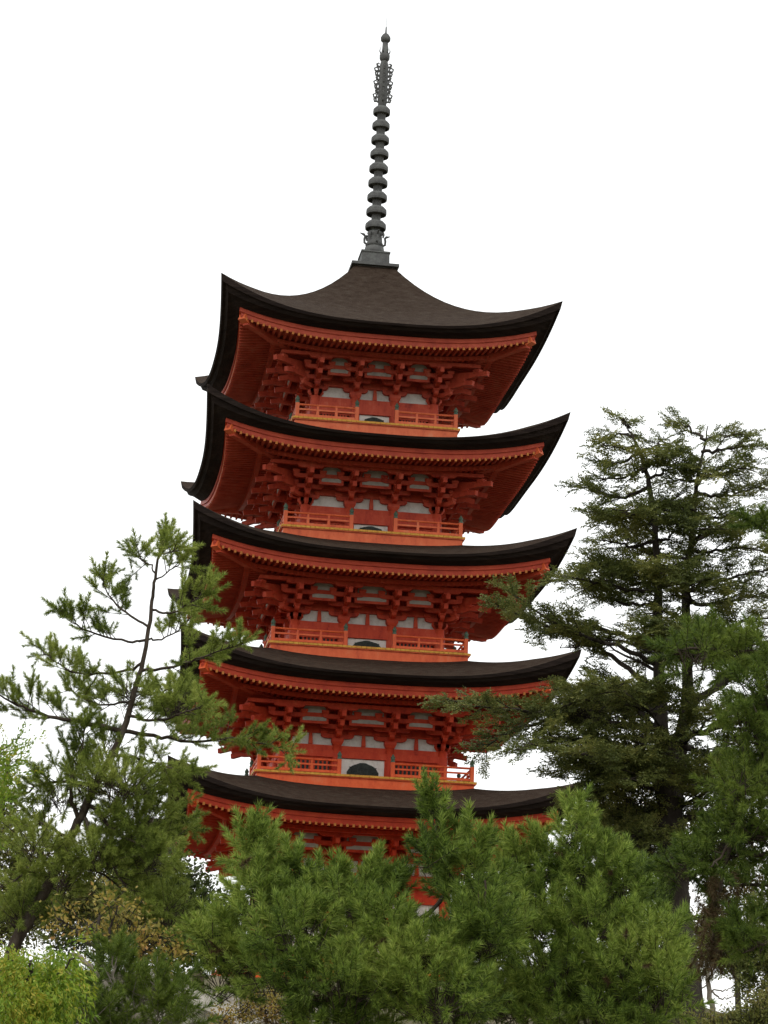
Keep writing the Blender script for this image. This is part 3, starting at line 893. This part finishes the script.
# ---- broad pines in front of the pagoda
Y = 33.0
def crown_pine(label, trunk_px, blobs, limbs, seed, Y, leafm, spikes=(), scale=1.08, trunk_r=.2):
    gx = W(trunk_px[0][0], 1000, Y)[0]
    t = Tree('pine_tree', label, (gx, Y, ground_z(gx, Y)), seed)
    t.limb([(gx, Y, ground_z(gx, Y) - .2)] + path(trunk_px, Y), trunk_r, .03, 9, 6, .01, 'trunk', .8)
    for pts, dy in limbs: t.limb(path(pts, Y, dy), .045, .012, 6, 5, .015)
    for (x, y, rx, ry, off, n) in blobs: t.blob(x, y, rx, ry, Y + off, max(.45, rx / 90), n, scale, .75, .3, 1., .25)
    for pts, dy, l2 in spikes:
        P = t.limb(path(pts, Y, dy), .022, .008, 6, 5, .008)
        t.pine_bough(P, .0, .085, l2, scale, .75, .8, 1.3)
    dc = Crown(); c0 = blobs[0]
    for k in range(9):          # a few browned shoots among the green ones
        b = blobs[int(t.rng.integers(0, len(blobs)))]
        c = W(b[0], b[1], Y + b[4]); q = Y / F_PX
        dc.add(c + np.array([t.rng.normal() * b[2] * q * .6, -max(.45, b[2] / 90) * .9, t.rng.normal() * b[3] * q * .6]), t.rng.normal(size=3) + np.array([0, -.6, .2]), .7)
    t.finish('pine', leafm, M['pine_bark'])
    tag(dc.build('dead_spray', 'pine', M['dead'], t.o), 'few browned shoots among the green needles')

crown_pine('broad dense pine in front of the pagoda, its top shoot rising over the lowest roof',
    [(345, 1100), (350, 1000), (352, 940), (348, 890)],
    [(256, 862, 14, 24, .3, 30), (262, 905, 26, 28, -.1, 70), (300, 896, 28, 22, .2, 60), (340, 914, 30, 24, -.3, 60), (298, 942, 46, 30, -.8, 110), (228, 950, 32, 34, .1, 80),
     (378, 938, 30, 24, -.6, 60), (426, 955, 34, 22, -.9, 70), (470, 885, 26, 28, .1, 56), (436, 858, 20, 22, .1, 36), (482, 935, 36, 34, -.5, 90), (350, 990, 52, 30, -1., 120), (436, 1000, 50, 30, -1.1, 110), (280, 980, 36, 20, -.9, 50), (222, 985, 20, 22, .6, 24), (384, 900, 14, 12, .1, 16), (246, 968, 20, 12, .2, 34), (425, 960, 30, 14, -.4, 56), (400, 945, 22, 16, -.2, 36), (466, 918, 14, 18, .2, 22), (370, 895, 20, 14, .2, 26), (325, 890, 20, 14, .2, 26), (330, 1030, 60, 20, -.6, 70)],
    [([(350, 960), (300, 930), (260, 880), (250, 830)], .4), ([(350, 950), (400, 930), (445, 890), (432, 800)], .2), ([(352, 990), (420, 985), (480, 930), (485, 880)], -.5), ([(350, 1000), (290, 980), (225, 985)], .3)],
    21, 33.0, M['pine_dense'],
    [([(258, 880), (252, 845), (251, 832)], 0, .24), ([(452, 890), (442, 850), (434, 825), (428, 806)], .2, .34), ([(345, 900), (343, 880)], 0, .3), ([(400, 905), (396, 890)], .2, .28), ([(300, 885), (288, 866)], .2, .3), ([(470, 870), (472, 850), (467, 838)], .2, .34), ([(370, 900), (378, 874)], 0, .26)], 1.1)
crown_pine('rounded pine at the foot of the tall fir, right of the red wall gap',
    [(600, 1110), (598, 1020), (590, 960), (580, 900)],
    [(545, 880, 28, 24, .3, 60), (592, 875, 30, 28, .2, 66), (572, 838, 12, 18, .2, 20), (618, 898, 26, 28, .1, 60), (540, 925, 36, 30, -.3, 84), (505, 892, 24, 28, .4, 60), (492, 930, 26, 36, .5, 80), (560, 920, 50, 40, 1.0, 110), (640, 940, 36, 40, .8, 80), (580, 1000, 80, 30, 1.0, 130), (590, 930, 36, 28, -.4, 80), (555, 980, 46, 30, -.6, 110), (618, 985, 38, 34, -.9, 100), (650, 950, 28, 28, -.7, 66), (655, 1005, 30, 26, -1., 66), (487, 955, 30, 26, .8, 70), (482, 1006, 28, 22, .6, 64), (445, 1016, 30, 14, .6, 50), (520, 1010, 36, 26, -.6, 64), (600, 1030, 70, 20, -.9, 80)],
    [([(590, 950), (560, 900), (545, 850)], .3), ([(590, 940), (620, 900), (600, 850)], .2), ([(598, 1010), (640, 980), (655, 940)], -.5), ([(598, 1010), (560, 990), (530, 930)], -.3)],
    22, 34.5, M['pine_dense'],
    [([(575, 840), (577, 828), (575, 815)], 0, .26), ([(600, 870), (607, 856)], .2, .3), ([(545, 865), (540, 846)], 0, .26), ([(630, 890), (638, 872)], .2, .28), ([(520, 872), (512, 854)], .2, .28)], 1.1)

# ---- tall twin-stemmed fir
Y = 50.0
gx = W(692, 1000, Y)[0]
t = Tree('fir_tree', 'tall dark fir with twin stems and flat layered boughs', (gx, Y, ground_z(gx, Y)), 31, None, 'tree', .006)
t.limb([(gx, Y, ground_z(gx, Y) - .3)] + path([(688, 1010), (680, 950), (675, 900), (671, 840), (668, 790), (667, 755), (668, 735)], Y), .34, .20, 12, 5, .012, 'trunk')
t.limb(path([(666, 800), (663, 745), (660, 699), (658, 640), (658, 592), (656, 545), (651, 494), (641, 455), (632, 436), (624, 422)], Y), .19, .010, 9, 5, .008, 'trunk', .62)
t.limb(path([(674, 805), (680, 745), (687, 699), (686, 639), (686, 579), (692, 537), (696, 485), (703, 452), (708, 426)], Y + .1, .3), .19, .010, 9, 5, .008, 'trunk', .62)
t.limb(path([(672, 905), (655, 893), (634, 884), (628, 886)], Y, -.6), .14, .08, 8, 4, .01, 'trunk')
t.limb(path([(688, 705), (712, 690), (742, 668), (775, 650)], Y, .8), .08, .04, 7, 4, .01)
def fir_b(pts, dy, r=.045, t0=.25, l2=.8, every=.16, sc_=1.):
    P = t.limb(path(pts, Y, dy), r, .008, 6, 5, .02)
    t.fan(P, t0, every * 1.12, l2 * .92, sc_ * .9)
L_ = [
    ([(630, 428), (624, 420), (621, 420)], 0, .10), ([(634, 436), (620, 434), (606, 440)], .5, .3), ([(638, 446), (625, 448), (602, 444)], -.6, .35), ([(640, 452), (622, 462), (604, 463)], .5, .4),
    ([(645, 468), (624, 478), (600, 478)], -.5, .45), ([(650, 486), (625, 498), (595, 492), (576, 485)], .6, .55), ([(652, 505), (625, 514), (590, 511)], -.7, .5), ([(654, 522), (632, 528), (612, 522), (600, 518)], .8, .45),
    ([(655, 540), (634, 546), (614, 542), (602, 540)], -.8, .5), ([(657, 560), (635, 568), (612, 564), (596, 566)], .9, .5), ([(658, 590), (630, 590), (600, 582), (572, 578), (548, 582)], -.6, .55), ([(658, 605), (640, 605), (622, 603), (600, 594), (566, 580)], .3, .5),
    ([(657, 648), (628, 636), (594, 628), (565, 628), (540, 634)], 1., .5), ([(657, 665), (625, 650), (580, 634), (547, 618), (508, 590)], -.4, .5), ([(657, 695), (611, 656), (581, 640), (540, 622), (497, 606)], .8, .5),
    ([(660, 715), (635, 706), (590, 700), (547, 712), (495, 708), (446, 700)], -.5, .85), ([(661, 730), (611, 722), (560, 718), (520, 728), (480, 752)], 1.2, .8), ([(662, 740), (640, 712), (600, 700), (565, 690)], 1.4, .7),
    ([(664, 760), (620, 750), (575, 738), (540, 742), (516, 750)], -1.2, .8), ([(665, 770), (630, 768), (590, 765), (555, 772)], .8, .8), ([(667, 790), (640, 785), (600, 790), (570, 800)], -.8, .8), ([(668, 815), (630, 815), (600, 825)], .9, .7),
    ([(670, 840), (640, 835), (610, 850)], -.9, .7), ([(672, 870), (650, 872), (630, 880)], -.7, .5),
    # inner right boughs of the first stem
    ([(642, 452), (655, 446), (664, 436)], .5, .35), ([(648, 478), (664, 472), (676, 460)], -.5, .4), ([(652, 510), (668, 506), (682, 492)], .6, .4), ([(655, 540), (670, 536), (684, 524)], -.6, .4), ([(657, 570), (672, 568), (690, 560)], .7, .45),
    # second stem
    ([(705, 440), (696, 432), (684, 424), (674, 422)], .4, .35), ([(706, 440), (722, 436), (742, 434)], -.5, .4), ([(702, 452), (722, 450), (745, 446), (761, 444)], .5, .45), ([(701, 460), (686, 452), (668, 450)], -.5, .4), ([(698, 475), (716, 476), (740, 468), (756, 468)], -.6, .5),
    ([(697, 482), (682, 480), (664, 484)], .6, .45), ([(696, 492), (720, 496), (745, 490), (766, 488)], .8, .5), ([(694, 510), (676, 506), (660, 512)], -.7, .45), ([(694, 515), (718, 518), (742, 508)], -.8, .55), ([(692, 540), (715, 530), (745, 526), (772, 516)], .9, .6), ([(690, 548), (705, 552), (735, 548), (768, 552)], -.8, .6),
    ([(689, 560), (668, 556), (645, 552)], .8, .5), ([(687, 590), (715, 580), (745, 575), (776, 566)], -.9, .65), ([(686, 600), (712, 605), (745, 598), (780, 600)], .9, .65), ([(686, 620), (668, 612), (640, 618)], -.9, .5), ([(686, 640), (720, 632), (750, 620), (790, 618)], -1., .65),
    ([(687, 660), (670, 655), (648, 664)], 1., .45), ([(688, 700), (715, 690), (745, 668), (778, 652)], .9, .6), ([(684, 735), (715, 728), (745, 722), (780, 730)], -.9, .7), ([(682, 745), (700, 752), (730, 760), (770, 762)], 1., .7), ([(678, 790), (705, 785), (735, 790), (775, 800)], .6, .7), ([(676, 820), (705, 815), (740, 825), (780, 840)], -.7, .7), ([(675, 860), (700, 850), (730, 860)], .5, .6), ([(680, 740), (660, 735), (640, 745)], -1.2, .6), ([(672, 780), (655, 772), (630, 780)], -1.5, .6)]
for pts, dy, l2 in L_:
    n = len(pts)
    low = pts[0][1] > 640
    if pts[0][1] < 620: l2 *= .82
    fir_b(pts, dy * 1.3, .02 + .0012 * l2 * 40 * (1.4 if low else 1), .22 if not low else .3, l2 * 1.12, .15 if low else .20)
for q in range(26):      # boughs towards and away from the viewer, so the crown has depth
    y = 440 + q * 16; stem = q % 2
    x = np.interp(y, [410, 500, 600, 700, 860], [622, 651, 658, 660, 672]) if stem == 0 else np.interp(y, [424, 485, 579, 700, 860], [708, 696, 686, 688, 676])
    ln = np.interp(y, [430, 560, 700, 860], [.5, 1.5, 2.4, 2.4]); sg = -1 if (q // 2) % 2 else 1
    a = W(x, y, Y); dx = RNG.uniform(-.8, .8)
    if y < 470: continue
    P = t.limb([a, a + np.array([dx * ln * .5, sg * ln * .5, .12 * ln]), a + np.array([dx * ln, sg * ln, .1 * ln])], .035, .008, 6, 4, .02)
    t.fan(P, .2, .17, .25 + .3 * ln, 1.)
for pts, dy in [([(657, 655), (620, 640), (590, 645), (560, 648)], .4), ([(658, 672), (625, 655), (590, 632)], .2), ([(658, 688), (640, 676), (628, 668)], 0), ([(660, 705), (648, 690), (640, 700)], -.2), ([(644, 708), (641, 700), (642, 694)], .1)]:   # bare dead limbs
    P = t.limb(path(pts, Y, dy), .035, .008, 6, 4, .015)
    for k in range(6):
        p = P[RNG.integers(2, len(P))]; t.stick(p, p + RNG.normal(size=3) * np.array([.35, .3, .16]), .007)
for (x, y, rx, ry, o_, n) in [(640, 800, 34, 18, .3, 90), (610, 790, 34, 16, -.4, 80), (690, 800, 30, 22, .2, 80), (650, 850, 36, 22, -.6, 100), (705, 760, 30, 14, .5, 60), (640, 745, 30, 14, -.8, 60), (590, 715, 40, 12, .3, 70), (680, 850, 26, 24, .8, 70), (610, 840, 30, 16, .5, 70), (720, 820, 30, 24, 0, 70)]:
    t.blob(x, y, rx, ry, Y + o_, .9, n, .95, .1, .2, .8, .2, -2)
t.finish('fir', M['fir'], M['fir_bark'], .25)

# ---- near pine at the right edge
Y = 26.0
gx = W(850, 1000, Y)[0]
t = Tree('pine_tree', 'near pine at the right edge with brown dead needles on a hanging bough', (gx, Y, ground_z(gx, Y)), 41)
t.limb([(gx, Y, ground_z(gx, Y) - .2)] + path([(845, 1000), (835, 850), (838, 700), (830, 560), (826, 430)], Y), .17, .03, 9, 6, .01, 'trunk', .8)
def rb(pts, dy, l2=.4, t0=.2, r=.03, up=.3, every=.11):
    P = t.limb(path(pts, Y, dy), r, .008, 6, 5, .012); t.pine_bough(P, t0, every, l2, .8, up, .6)
rb([(832, 560), (800, 550), (775, 535), (752, 522)], -.3, .28, .5)
rb([(836, 690), (790, 660), (740, 652), (690, 650), (672, 655)], .4, .38, .15)
rb([(836, 700), (800, 690), (760, 690), (725, 715)], -.5, .42, .1)
rb([(836, 640), (800, 630), (775, 640), (750, 645)], .5, .35, .2)
rb([(838, 760), (800, 750), (760, 760), (730, 790)], .4, .4, .15)
rb([(838, 800), (790, 790), (745, 805), (725, 850), (708, 868)], -.3, .36, .15)
rb([(838, 860), (800, 850), (760, 855), (700, 862), (662, 868)], .3, .34, .2)
rb([(838, 900), (795, 888), (750, 884), (716, 886)], .3, .3, .1)
rb([(838, 930), (800, 930), (770, 940), (740, 955)], -.4, .35, .1)
for (x, y, rx, ry, o_, n) in [(745, 660, 34, 18, .3, 34), (700, 655, 32, 18, .2, 34), (765, 700, 28, 30, -.2, 50), (745, 735, 24, 28, -.2, 44), (765, 770, 30, 34, .2, 60), (735, 790, 22, 26, -.2, 40), (755, 830, 30, 28, 0, 54), (725, 845, 22, 20, .2, 30), (690, 870, 30, 14, .3, 34), (750, 938, 26, 16, -.3, 28), (722, 940, 16, 16, .1, 14), (775, 925, 26, 40, .2, 40)]:
    t.blob(x, y, rx, ry, Y + o_, .35, n, .8, .5, .25, 1., .2)
t.finish('pine', M['pine_near'], M['pine_bark'])
dead = Crown(); rg = np.random.default_rng(5)
for k in range(70):
    u = rg.random(); p = W(722 - 12 * u + rg.normal() * 9, 870 + u * 95, Y + rg.normal() * .15)
    dead.add(p, np.array([rg.normal() * .4, rg.normal() * .4, -1]), rg.uniform(.5, .8))
dc = dead.build('dead_spray', 'pine', M['dead'], t.o)
tag(dc, 'brown dead needles hanging from the bough')
sm = MB(); b_ = np.array(t.o.location)
P = smooth_path(path([(738, 815), (730, 845), (722, 880), (714, 930), (710, 965)], Y), 5)
sm.tube([p - b_ for p in P], list(np.linspace(.028, .010, len(P))), 6); sm.build('hanging_bough', M['pine_bark'], t.o, True)


# ---- broadleaf trees and shrubs
def broad(name, label, foot, Y, blobs, leafm, seed, kit='broad', scale=1., bark='fir_bark', limbs=(), group=None, cat='tree', up=.1, trunk_r=.12, stick=.25):
    gx = W(foot[0][0], 1000, Y)[0]
    t = Tree(name, label, (gx, Y, ground_z(gx, Y)), seed, group, cat)
    t.limb([(gx, Y, ground_z(gx, Y) - .2)] + path(foot, Y), trunk_r, .02, 8, 5, .015, 'trunk')
    for pts, dy, r in limbs: t.limb(path(pts, Y, dy), r, .008, 6, 5, .02)
    for (x, y, rx, ry, off, n) in blobs: t.blob(x, y, rx, ry, Y + off, max(.5, rx / 60), n, scale, up, .15, .6, stick, -2)
    t.finish(kit, leafm, M[bark])


broad('broadleaf_tree', 'olive leaved tree at the left edge behind the leaning pine', [(-20, 1010), (-12, 900), (0, 820), (8, 760)], 47.0,
      [(5, 830, 26, 40, 0, 130), (20, 880, 30, 34, .5, 150), (35, 910, 40, 30, 0, 160), (-10, 780, 20, 40, 0, 60), (60, 890, 36, 30, .5, 140), (95, 905, 34, 28, .3, 120), (0, 925, 30, 24, .2, 90)], M['olive'], 51, limbs=[([(-12, 900), (20, 870), (40, 840)], .4, .05), ([(-10, 880), (5, 830), (15, 790)], -.3, .05), ([(-15, 940), (40, 915), (95, 890)], .3, .06)])
broad('broadleaf_tree', 'young light green tree whose leafy tip pokes in at the left edge', [(-60, 1010), (-45, 880), (-30, 780), (-12, 742)], 36.0,
      [(6, 752, 14, 8, 0, 14), (-8, 768, 14, 18, 0, 20), (10, 776, 10, 10, .2, 10), (-25, 800, 22, 40, 0, 40)], M['lime'], 52, 'droop', .9, stick=0, limbs=[([(-30, 790), (-5, 755), (22, 738)], 0, .03)])
broad('evergreen_tree', 'dark rounded evergreen behind the left pine, below the pagoda corner', [(165, 1010), (160, 950), (158, 900)], 56.0,
      [(150, 880, 44, 40, 0, 240), (185, 905, 36, 34, 0, 190), (120, 910, 40, 34, .4, 180), (160, 940, 50, 30, 0, 190), (215, 930, 36, 34, .3, 170), (80, 925, 36, 30, .6, 120)], M['dark_leaf'], 53, scale=1.35)
broad('cherry_tree', 'thin cherry tree with yellowing autumn leaves, below the left pine', [(96, 1015), (98, 960), (100, 915)], 33.0,
      [(112, 908, 22, 10, 0, 10), (125, 925, 24, 6, .2, 18), (80, 925, 26, 12, 0, 10), (100, 942, 28, 8, .3, 10), (145, 946, 22, 4, 0, 16), (168, 958, 24, 4, 0, 16), (160, 940, 22, 4, 0, 12), (60, 920, 22, 12, 0, 5)], M['autumn'], 54, scale=.85, bark='fir_bark',
      limbs=[([(98, 960), (110, 930), (118, 905)], 0, .03), ([(98, 955), (135, 938), (190, 958)], .2, .03), ([(98, 950), (75, 930), (55, 915)], -.2, .025)], trunk_r=.06)
broad('weeping_shrub', 'bright yellow green shrub with drooping leaves in the lower left corner', [(20, 1120), (25, 1020), (30, 960)], 27.0,
      [(32, 958, 26, 10, 0, 44), (6, 956, 18, 16, 0, 40), (60, 952, 16, 10, .2, 36), (28, 990, 36, 22, -.2, 90), (62, 982, 18, 20, 0, 44), (5, 1005, 26, 26, -.3, 60), (45, 1022, 34, 12, -.1, 40)], M['lime'], 55, 'droop', .78, limbs=[([(25, 1020), (50, 980), (75, 958)], 0, .02), ([(25, 1010), (15, 970), (5, 950)], 0, .02)], cat='shrub', up=-1.2, trunk_r=.05, stick=0)
# low pine with a leaning bare trunk
Yl = 30.0
gx = W(150, 1000, Yl)[0]
t = Tree('pine_tree', 'small low pine with a bare leaning grey trunk, beside the yellow green shrub', (gx, Yl, ground_z(gx, Yl)), 61)
t.limb([(gx, Yl, ground_z(gx, Yl) - .2)] + path([(150, 1045), (128, 1018), (105, 985), (85, 962), (72, 952)], Yl), .055, .022, 8, 5, .008, 'trunk')
for pts, dy in [([(125, 1015), (148, 995), (158, 975)], .3), ([(112, 995), (114, 972), (110, 952)], -.2), ([(130, 1022), (170, 1005), (185, 985)], .2), ([(100, 978), (85, 1000), (95, 1020)], -.3)]:
    P = t.limb(path(pts, Yl, dy), .014, .005, 6, 5, .01); t.pine_bough(P, .2, .12, .3, .9, .5, .8)
for (x, y, rx, ry, o_, n) in [(118, 975, 24, 18, .4, 40), (150, 995, 26, 20, .3, 44), (160, 1018, 30, 20, .2, 46), (85, 1015, 24, 24, -.3, 50), (60, 1020, 30, 18, -.2, 40), (110, 1030, 40, 14, 0, 40)]:
    t.blob(x, y, rx, ry, Yl + o_, .4, n, .9, .6, .25, 1., .2)
t.finish('pine', M['pine_near'], M['pale_bark'])

broad('autumn_tree', 'brownish leaved tree behind the fir at the right', [(740, 1040), (735, 960), (730, 900)], 64.0,
      [(745, 900, 40, 30, 0, 110), (700, 850, 40, 40, .6, 120), (620, 850, 40, 34, 0, 110), (640, 800, 40, 40, 0, 80), (730, 940, 40, 26, 0, 90), (770, 860, 30, 50, 0, 100), (605, 900, 40, 26, 0, 80), (690, 930, 36, 22, 0, 50)], M['brown_leaf'], 56, scale=1.2, limbs=[([(735, 960), (715, 900), (640, 830)], 0, .08), ([(735, 950), (760, 900), (770, 850)], 0, .06)])
broad('dark_conifer', 'low dark conifer at the right edge under the near pine', [(780, 1060), (778, 1000), (775, 930)], 40.0,
      [(760, 940, 36, 22, 0, 70), (745, 955, 30, 16, 0, 50), (770, 965, 30, 18, 0, 60)], M['fir'], 57, 'fir', 1., up=-.1, trunk_r=.1)
broad('slim_tree', 'slim pale trunked sapling standing in the white gap at the lower right', [(716, 1060), (713, 1016), (709, 985), (706, 950), (704, 925)], 52.0,
      [(705, 935, 26, 16, 0, 80), (724, 945, 26, 12, 0, 50)], M['olive'], 58, scale=.9, bark='pale_bark', limbs=[([(710, 990), (722, 998), (735, 996)], 0, .02), ([(709, 985), (698, 992), (690, 990)], 0, .015), ([(710, 992), (725, 990), (735, 985)], .2, .015)], trunk_r=.085)
broad('clipped_bush', 'low clipped dark green bush in the lower right corner', [(760, 1090), (762, 1040)], 38.0,
      [(768, 1018, 34, 22, 0, 300), (718, 1034, 36, 16, .2, 220), (790, 1008, 30, 22, 0, 160), (745, 1030, 36, 20, .1, 200)], M['olive'], 59, scale=.6, cat='bush', up=.5, trunk_r=.05)
broad('autumn_shrub', 'thin shrub with sparse yellow leaves in front of the pale stone steps', [(268, 1060), (266, 1020), (262, 985)], 46.0,
      [(262, 1000, 24, 18, 0, 60), (285, 1010, 22, 14, 0, 50), (245, 1012, 16, 12, 0, 40), (225, 1018, 12, 8, 0, 16)], M['autumn'], 60, scale=.7, limbs=[([(266, 1020), (250, 1000), (240, 985)], 0, .012), ([(266, 1015), (285, 1000), (298, 985)], 0, .012)], cat='shrub', trunk_r=.02)

# ------------------------------------------------------------------ ground
xs = sorted(set([-3000, -1200, -500, -200, -120] + list(np.arange(-80, 81, 2.0)) + [120, 200, 500, 1200, 3000]))
ys = sorted(set([-3000, -1000, -300, -100, -40] + list(np.arange(-20, 141, 2.0)) + [180, 300, 700, 1500, 3000]))
g = MB(); g.grid([[(x, y, ground_z(x, y)) for y in ys] for x in xs], 0, True)
tag(g.build('ground', M['ground'], None, True), kind='structure')

# ------------------------------------------------------------------ stone walls and steps at the lower left
def rubble_wall(name, label, x0, x1, y, ztop, rows, seed, mats, hh=.34):
    rg = random.Random(seed); mb = MB()
    for r in range(rows):
        z1 = ztop - r * hh; z0 = z1 - hh; x = x0 - rg.random() * .4
        while x < x1:
            w = rg.uniform(.35, .95); j = lambda s: rg.uniform(-s, s)
            d = rg.uniform(0, .07) - .05 * r
            vs = [(x + .02 + j(.03), y + d - .02, z0 + .015 + j(.02)), (x + w - .02 + j(.03), y + d + j(.02), z0 + .015 + j(.02)), (x + w, y + .6, z0), (x, y + .6, z0),
                  (x + .03 + j(.03), y + d + .02, z1 - .015 + j(.02)), (x + w - .03 + j(.03), y + d + j(.02), z1 - .015 + j(.02)), (x + w, y + .6, z1), (x, y + .6, z1)]
            mb.hexa(vs); x += w
    o = mb.build(name, mats); bv = o.modifiers.new('bevel', 'BEVEL'); bv.width = .03; bv.segments = 2
    tag(o, label, 'wall', None, 'thing'); return o

def zat(px_y, Y, px_x=200): return W(px_x, px_y, Y)[2]
x0 = W(80, 1000, 53)[0]; x1 = W(215, 1000, 53)[0]
rubble_wall('stone_wall', 'rough granite block retaining wall behind the low pine', x0, x1, 53.0, zat(983, 53, 110), 6, 4, M['stone'])
xa = W(205, 1000, 51)[0]; xb = W(330, 1000, 51)[0]
rubble_wall('stone_wall', 'lower rough stone wall to the right of the pale steps, behind the yellow shrub', xa, xb, 52.0, zat(1000, 52, 300), 5, 9, M['stone'])
# pale steps descending to the right, with a kerb stone either side
st = MB(); p0 = W(152, 982, 50); p1 = W(262, 1030, 50)
nst = 8
for k in range(nst):
    f0 = k / nst; q = p0 + (p1 - p0) * f0; dx = (p1[0] - p0[0]) / nst; dz = (p1[2] - p0[2]) / nst
    st.box(q[0], q[0] + dx * 1.04, 49.4, 51.4, q[2] + dz - 2.6, q[2] + dz)
    
so = st.build('stone_steps', M['pale_stone'])
tag(so, 'flight of pale granite steps going down to the right at lower left', 'steps', None, 'thing')
for yy in (49.1, 51.4):
    kb = MB(); kb.bar((p0[0], yy + .13, p0[2] + .02), (p1[0], yy + .13, p1[2] + .02), .24, .28); kb.build('kerb_stone', M['pale_stone'], so)
pp = W(197, 997, 51.9); tp = W(197, 972, 51.9)
po = MB(); po.box(pp[0] - .11, pp[0] + .11, 51.85, 52.07, pp[2] - .9, tp[2] - .08, top=.94); po.box(pp[0] - .13, pp[0] + .13, 51.83, 52.09, tp[2] - .08, tp[2] + .02, top=.5)
tag(po.build('wooden_post', M['wood_dark']), 'short dark wooden post beside the top of the pale steps', 'post')

# ------------------------------------------------------------------ light
w = bpy.data.worlds.new('World'); sc.world = w; w.use_nodes = True
nt = w.node_tree; n = nt.nodes; l = nt.links
bg = n['Background']; sky = n.new('ShaderNodeTexSky'); sky.sky_type = 'NISHITA'; sky.sun_disc = False
SUN_EL, SUN_AZ = math.radians(55), math.radians(200)
sky.sun_elevation = SUN_EL; sky.sun_rotation = SUN_AZ; sky.air_density = 1.5; sky.dust_density = 4
mx = n.new('ShaderNodeMix'); mx.data_type = 'RGBA'; mx.inputs['Factor'].default_value = .88
mx.inputs['B'].default_value = (10.6, 10.7, 10.6, 1)       # an even sheet of cloud
l.new(sky.outputs['Color'], mx.inputs['A']); l.new(mx.outputs['Result'], bg.inputs['Color'])
bg.inputs['Strength'].default_value = .12
sl = bpy.data.lights.new('sun', 'SUN'); sl.energy = .9; sl.angle = math.radians(25); sl.color = (1, .97, .92)
so = bpy.data.objects.new('sun', sl); COL.objects.link(so)
dv = Vector((math.sin(SUN_AZ) * math.cos(SUN_EL), math.cos(SUN_AZ) * math.cos(SUN_EL), math.sin(SUN_EL)))
so.rotation_euler = dv.to_track_quat('Z', 'Y').to_euler()
so.location = (0, -20, 40)

vs = sc.view_settings
vs.view_transform = 'Standard'; vs.look = 'None'; vs.exposure = 0.25; vs.gamma = 1; vs.use_curve_mapping = False
sc.render.engine = 'CYCLES'
sc.cycles.max_bounces = 6; sc.cycles.diffuse_bounces = 4; sc.cycles.transmission_bounces = 3
